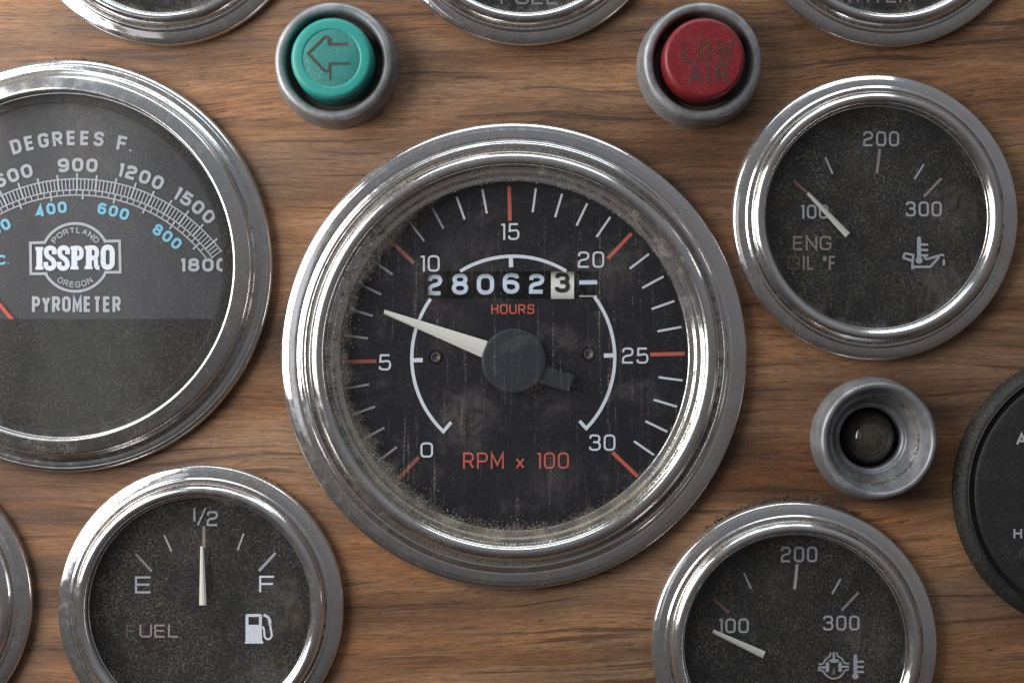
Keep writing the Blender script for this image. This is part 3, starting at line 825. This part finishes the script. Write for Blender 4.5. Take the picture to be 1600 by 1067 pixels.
grains('dust', pts, M['grain'], T, 0.3, 0.95)

# ------------------------------------------------------------------ pyrometer
T = Thing('pyrometer', 'big chrome PYROMETER gauge cut by the left edge, scale in degrees F and C', 'gauge', *PYRO, lift=8)
PP = [(321, -8, .6), (322, -1, .4), (322.4, 5, .2), (320.5, 10, 0), (317, 12.2, 0), (314.5, 12.3, .15), (313, 13.1, 0), (309.5, 13.6, .05), (306, 14, .3), (302.5, 17, .3), (300.5, 18, .6), (299, 19.5, .8),
      (298, 25, .1), (296.8, 32, 0), (294.5, 35, 0), (289, 37, 0), (281, 39.5, 0), (275.5, 41, 0), (272.5, 40, 0), (271, 36, 0), (270.3, 31, .2), (270, 27, .5), (268, 26.5, .5)]
lathe('bezel', PP, M['chrome2'], T, 256, 4)
lathe('housing', [(296, 20), (290, 4), (282, -10), (281, -40), (0, -42)], M['black'], T, 96, 1)
disc('glass', 276, 26, M['glass_pyro'], T, 192)
ZP = 2.0
disc('dial_face', 282, ZP-1, M['dial_pyro'], T)
# dark gasket that hides the ends of the scale
lathe('gasket', [(279, 12), (270, 13.5), (260, 13.5), (255.5, 12), (255, 4)], M['gasket'], T, 160, 2, center=(-9, 0))
PC = (120.5, 561)
def pf(a, r): return (PC[0]+r*math.cos(math.radians(a)), PC[1]-r*math.sin(math.radians(a)))
scl = []
for R_ in (281.5, 297.4-33.5, 256): pass
rings = [(281.2, 2.0), (264.0, 1.9), (256.0, 2.0)]
scale_paths = []
for R_, w_ in rings: scale_paths.append((arcpts(PC, R_, 128, 36.5, 90), w_, False, 0))
sp = strokes(T, 'temperature_scale', scale_paths, ZP, M['grey'])
for k in range(-12, 18):
    a = 90-6.17*k
    if a < 36 or a > 128: continue
    tick(T, pf(a, 263), pf(a, 288.5 if k % 3 else 290), 2.9, M['grey'], ZP+.3)
fine = []
for k in range(-35, 44):
    if k % 5 == 0: continue
    a = 90-1.234*k
    if 36.5 < a < 128: fine.append(([pf(a, 264), pf(a, 281)], 1.7, False, 0))
strokes(T, 'fine_graduation', fine, ZP+.25, M['grey'])
cf = []
for k in range(-22, 22):
    # degrees C: 500 C (932 F) falls near 88 degrees
    a = 88.0-11.15*k/5
    if 36.5 < a < 128:
        lng = k % 5 == 0
        cf.append(([pf(a, 249.5 if lng else 256), pf(a, 264)], 2.6 if lng else 1.8, False, 0))
strokes(T, 'celsius_graduation', cf, ZP+.4, M['grey'])
text_arc(T, 'lettering', 'DEGREES', PC, 334, 95.2, 22.5, ZP, M['grey'], 4.6, rr=.30, gap=.34, width=142)
text_arc(T, 'lettering', 'F.', PC, 333, 77.3, 22.5, ZP, M['grey'], 4.6, gap=.25)
for s_, a, cc in (('600', 109.2, 0), ('900', 89.8, 0), ('1200', 70.8, 0), ('1500', 52.6, 0)):
    text_arc(T, 'numeral', s_, PC, 292.5 if a < 100 else 293, a, 21.5, ZP, M['grey'], 4.8, rr=.36, gap=.26, width=60 if len(s_) == 3 else 72)
text_box(T, 'numeral', '1800', (281, 403.5, 356, 424.5), ZP, M['grey'], 4.8, rr=.36, gap=.26)
for s_, a in (('200', 122.3), ('400', 99.9), ('600', 76.2), ('800', 53.6)):
    text_arc(T, 'numeral', s_, PC, 229, a, 18, ZP, M['blue'], 4.1, rr=.36, gap=.26, width=48)
text_box(T, 'lettering', 'C.', (-6, 398.5, 15, 414), ZP, M['blue'], 3.6, rr=.36)
# emblem: banner over a ring
cc = (117.8, 402.3)
def E_(x, y): return (30+x/6.278, 330+y/6.278)
tl = [E_(250, 308), E_(110, 312), E_(115, 615), E_(265, 612)]
tr = [E_(845, 600), E_(992, 598), E_(985, 292), E_(842, 296)]
up = arcpts(cc, 53.0, 30.5, 149.5, 30); dn = arcpts(cc, 53.0, 211.5, 328.5, 30)
em = strokes(T, 'emblem_outline', [(tr[2:3]+[tr[3]]+up+[tl[0], tl[1], tl[2], tl[3]]+dn+[tr[0], tr[1]], 4.2, True, 0)], ZP, M['grey'])
text_arc(T, 'lettering', 'PORTLAND', cc, 38.2, 90, 8.6, ZP, M['grey'], 1.5, rr=.36, gap=.24, width=74, parent=em)
text_arc(T, 'lettering', 'OREGON', cc, 47.2, 269, 9.4, ZP, M['grey'], 1.6, rr=.36, gap=.28, width=62, inner=True, parent=em)
# heavy slab letters of the banner
def slab(x0, x1, y0, y1, ch):
    w_ = x1-x0; h = y1-y0; P = []
    X = lambda u: x0+u*w_; Y = lambda v: y1-v*h
    st = 9.2; th = 5.0
    def V(u, a=0, b=1, s_=st): P.append(([(X(u), Y(a)), (X(u), Y(b))], s_, False, 0))
    def Hh(v, a, b, s_=th): P.append(([(X(a), Y(v)), (X(b), Y(v))], s_, False, 0))
    e = th/2/h
    if ch == 'I': V(.5); Hh(e, 0, 1); Hh(1-e, 0, 1)
    if ch in 'PR':
        V(.30); Hh(e, 0, .62 if ch == 'P' else .55); Hh(1-e, 0, .5)
        P.append(([(X(.25), Y(1-e)), (X(.84), Y(1-e)), (X(.84), Y(.48)), (X(.25), Y(.48))], 6.8, False, 7))
        if ch == 'R': P.append(([(X(.45), Y(.5)), (X(.76), Y(.5)), (X(.80), Y(e)), (X(1.02), Y(e))], 6.6, False, 5))
    if ch == 'S':
        P.append(([(X(.86), Y(.66)), (X(.86), Y(.93)), (X(.15), Y(.93)), (X(.17), Y(.58)), (X(.83), Y(.42)), (X(.85), Y(.07)), (X(.13), Y(.07)), (X(.13), Y(.34))], 7.4, False, 7))
    if ch == 'O':
        P.append(([(X(.20), Y(.09)), (X(.80), Y(.09)), (X(.80), Y(.91)), (X(.20), Y(.91))], 8.0, True, 9))
    return P
PL = []
for ch, xa, xb, y0_, y1_ in (('I', 160, 237, 352, 575), ('S', 247, 362, 345, 578), ('S', 378, 492, 343, 578), ('P', 503, 632, 345, 573), ('R', 642, 785, 342, 570), ('O', 795, 943, 332, 573)):
    a0_, b0_ = E_(xa, y0_); a1_, b1_ = E_(xb, y1_)
    PL += slab(a0_, a1_, b0_, b1_, ch)
strokes(T, 'banner_lettering', PL, ZP, M['white'], em)
text_box(T, 'lettering', 'PYROMETER', (50, 463, 189, 487.5), ZP, M['grey'], 4.7, rr=.24, gap=.13)
# lower cover plate hiding the pointer's root
yc = T.loc(0, 498.5, 6)[1]; R_ = 264
aa = math.asin(yc/R_); n = 60
P = [(R_*math.cos(t), R_*math.sin(t)) for t in [PI-aa+(PI+2*aa)*k/n for k in range(n+1)]]
vs = [(x, y, 7) for x, y in P]+[(x, y, 2) for x, y in P]; m_ = len(P)
fs = [tuple(range(m_)), tuple(range(2*m_-1, m_-1, -1))]+[(k, m_+k, m_+(k+1) % m_, (k+1) % m_) for k in range(m_)]
mk('lower_cover', vs, fs, M['cover'], T)
needle(T, (-60, 402), (22, 503), 4, 6.5, 2.6, M['orange'], 2.4)

# ------------------------------------------------------------------ push buttons
def cup(T, zinc='zinc'):
    lathe('collar', [(97, 0), (96.5, 6), (95, 22), (93.4, 38), (92.6, 46), (90.5, 50.5), (86, 52.5), (81, 52), (78, 49.5), (76.5, 45), (75.5, 34), (74.5, 10)], M[zinc], T, 160, 3)
    lathe('recess', [(78, 44), (75.2, 36), (74, 28), (72, 22), (66, 19), (0, 18)], M['recess'], T, 96, 2)
CAP = [(64.5, -2), (64.2, 30), (63.9, 64), (63.2, 69), (61.4, 72.6), (58.5, 74.5), (53, 75)]
T = Thing('green_button', 'green push button with an engraved left arrow in a grey collar', 'button', *CAPBASE['green'])
cup(T)
cap = lathe('button_cap', CAP+[(46.5, 75), (44.5, 73.9), (42, 73.5), (20, 73.5), (0, 73.5)], M['green'], T, 128, 3)
ff = lathe('button_face', [(44.3, 74.0), (43.5, 74.3), (20, 74.3), (0, 74.3)], M['greenface'], cap, 96, 1)
def B_(L): return [(440+x/5.929, 10+y/5.929) for x, y in L]
ol = [(612, 350), (440, 350), (420, 290), (240, 440), (395, 600), (440, 600), (445, 530), (625, 528)]
strokes(T, 'arrow_engraving', [(B_([(615, 352), (438, 352), (428, 285), (405, 280), (245, 440), (395, 598), (442, 600), (448, 532), (632, 530)]), 4.0, False, 0)], 74.9, M['groove'], cap)
strokes(T, 'arrow_engraving', [(B_([(448, 600), (450, 690)]), 2.6, False, 0), (B_([(455, 290), (458, 345)]), 1.6, False, 0)], 74.85, M['groove'], cap)

T = Thing('red_button', 'red push button engraved LOW AIR in a grey collar', 'button', *CAPBASE['red'])
cup(T)
cap = lathe('button_cap', CAP+[(30, 75.3), (0, 75.3)], M['redcap'], T, 128, 3)
def R2(x, y): return (1020+x/5.929, 10+y/5.929)
def outline_text(T, s, box, z, mat, parent, wd=5.4, lw=1.0, rr=.3, gap=.30):
    """engraved outline letters: the border of each stroke"""
    x0, y0, x1, y1 = box; h = y1-y0; lo, hi = .3, 2.5
    for _ in range(22):
        mid = (lo+hi)/2
        if text_geo(s, h, wd, rr, gap, mid)[2] > x1-x0: hi = mid
        else: lo = mid
    H = h-wd; x = wd/2; paths = []
    for ch in s:
        gw, gp = GL[ch]
        for P, closed in gp:
            Qq = [((p[0]*H*lo), p[1]*H)+tuple(p[2:]) for p in P]
            Rr = roundpath(Qq, rr*H, closed)
            v, f = ribbon(Rr, wd*0.70, closed)
            L = [(x0+x+a, y1-(b+wd/2)) for a, b in v[0::2]]; Rg = [(x0+x+a, y1-(b+wd/2)) for a, b in v[1::2]]
            if closed: paths += [(L, lw, True, 0), (Rg, lw, True, 0)]
            else: paths += [(L+Rg[::-1], lw, True, 0)]
        x += gw*H*lo+wd+gap*H
    return strokes(T, 'engraving', paths, z, mat, parent)
a, b = R2(270, 315); c_, d_ = R2(745, 515)
outline_text(T, 'LOW', (a, b, c_, d_), 75.9, M['groove'], cap, lw=1.3)
a, b = R2(330, 530); c_, d_ = R2(700, 715)
outline_text(T, 'AIR', (a, b, c_, d_), 75.9, M['groove'], cap, lw=1.3)
pts = [(random.gauss(0, 24), random.gauss(6, 22), 75.8) for _ in range(260)]
pts = [p for p in pts if math.hypot(p[0], p[1]) < 54]
grains('dust', pts, M['grain'], T, .3, .8)

# ------------------------------------------------------------------ empty lamp socket with smoked bulb
T = Thing('indicator_lamp', 'grey collar at right with a dark round bulb and no cap', 'lamp', *SOCK)
lathe('collar', [(96.5, 0), (96, 8), (93.5, 26), (91.8, 38), (91, 43), (88, 46.5), (84, 46.5), (81, 43.5), (77.5, 34), (73.5, 24, .2), (70.5, 19, .6), (68.5, 17, 1), (66, 15.5, .7),
     (62, 9), (58, 2), (56.5, -3), (54.5, -5.5), (51, -6.5), (47.5, -10), (46.5, -24), (46, -40)], M['zinc'], T, 160, 3)
lathe('recess', [(52, -8), (47, -14), (46, -60), (0, -62)], M['black'], T, 64, 1)
prof = [(43*math.cos(t), -30+38*math.sin(t)) for t in [math.radians(-20+110*k/16) for k in range(17)]]
lathe('bulb', prof+[(0, -8)] if False else prof, M['bulb'], T, 96, 1)
pts = []
for _ in range(1300):
    a = random.gauss(-20, 75); r = random.gauss(67.5, 1.4)
    if a > 95 or a < -125: continue
    pts.append(polar(a, r*0.992, 17.5+(r-67)*.9))
for _ in range(700):
    a = random.gauss(-105, 16); r = random.gauss(69, 4); pts.append(polar(a, r, 19+(r-69)*1.2))
grains('dust', pts, M['grain'], T, .35, 1.0)

# ------------------------------------------------------------------ black round control at the right edge
T = Thing('black_control', 'round black plastic control cut by the right edge, lettered A and H', 'control', *KNOB)
lathe('rim', [(220, 0), (219, 8), (215.5, 17), (210, 22.5), (206, 24), (204.5, 23.5)], M['knobrim'], T, 192, 3)
lathe('inner_ring', [(205, 23.8), (204, 25.2), (202.6, 24.6), (199, 17), (195, 15.5), (192.5, 16)], M['knob'], T, 192, 3)
lathe('face_plate', [(193.5, 15), (193, 20), (191, 21.5), (186, 21.8), (0, 22)], M['knob'], T, 160, 1)
text_box(T, 'lettering', 'A', (1587.5, 676.5, 1605, 695.5), 22.6, M['knobtext'], 3.6)
text_box(T, 'lettering', 'H', (1583.5, 826, 1597, 840.5), 22.6, M['knobtext'], 2.9)
a, b, _ = T.loc(1610, 868, 22)
lathe('screw', [(18, 22.2), (17.6, 23.4), (16.6, 24), (15.4, 22.5), (14, 23.6), (0, 24.5)], M['knob'], T, 48, 2, center=(a, b))
pts = []
for _ in range(900):
    a = random.gauss(150, 30); r = random.gauss(216, 4)
    if r < 206: continue
    z = 23-max(0, (r-209))**1.15*.95
    pts.append(polar(a, r, max(z, .5)))
grains('dust', pts, M['fluff'], T, .4, 1.3)

# ------------------------------------------------------------------ loose dirt against the rims
LIFT = 0.0
def rimdirt(name, label, px, py, rr, a0, a1, n, spread, smin=.6, smax=1.9, mat='fluff', long=1.8):
    x, y = W(px, py); pts = []
    for _ in range(n):
        a = random.triangular(a0, a1, (a0+a1)/2); r = rr+abs(random.gauss(0, spread))
        r += 1.5*math.sin(a*.9)+1.2*math.sin(a*2.3)
        p = polar(a, r, max(.4, random.uniform(0, 5)*math.exp(-(r-rr)/spread)))
        pts.append((x+p[0], y+p[1], p[2]))
    o = grains(name, pts, M[mat], None, smin, smax, long=long)
    o.rotation_euler = (PI/2, 0, 0); o['label'] = label; o['category'] = 'dirt'
    return o
rimdirt('fluffy_dirt', 'dark fluffy dirt lodged on top of the lower right gauge rim', *SMALL['axle'], 221, 58, 130, 1500, 4.2, .45, 1.3)
rimdirt('fluffy_dirt', 'dark crumbs of dirt along the upper right rim of the fuel gauge', *SMALL['fuel'], 220, 30, 75, 300, 2.0, .4, .9)
rimdirt('fluffy_dirt', 'few dark crumbs on the top rim of the pyrometer gauge', *PYRO, 320, 72, 98, 90, 2.0, .4, 1.0)

# dust specks scattered over the wood
pts = []
for _ in range(1500):
    px, py = random.uniform(0, 1600), random.uniform(0, 1067)
    x, y = W(px, py)
    ok = True
    for (c, r) in [(p, 226) for p in SMALL.values()]+[(TACH, 367), (PYRO, 325), (SOCK, 99), (KNOB, 222)]+[(p, 99) for p in CAPBASE.values()]:
        if math.hypot(px-c[0], py-c[1]) < r: ok = False; break
    if ok: pts.append((x, y, .3))
o = grains('dust_specks', pts[:520], M['grain'], None, .25, .7)
o.rotation_euler = (PI/2, 0, 0); o['label'] = 'pale dust specks scattered over the wood panel'; o['category'] = 'dust'
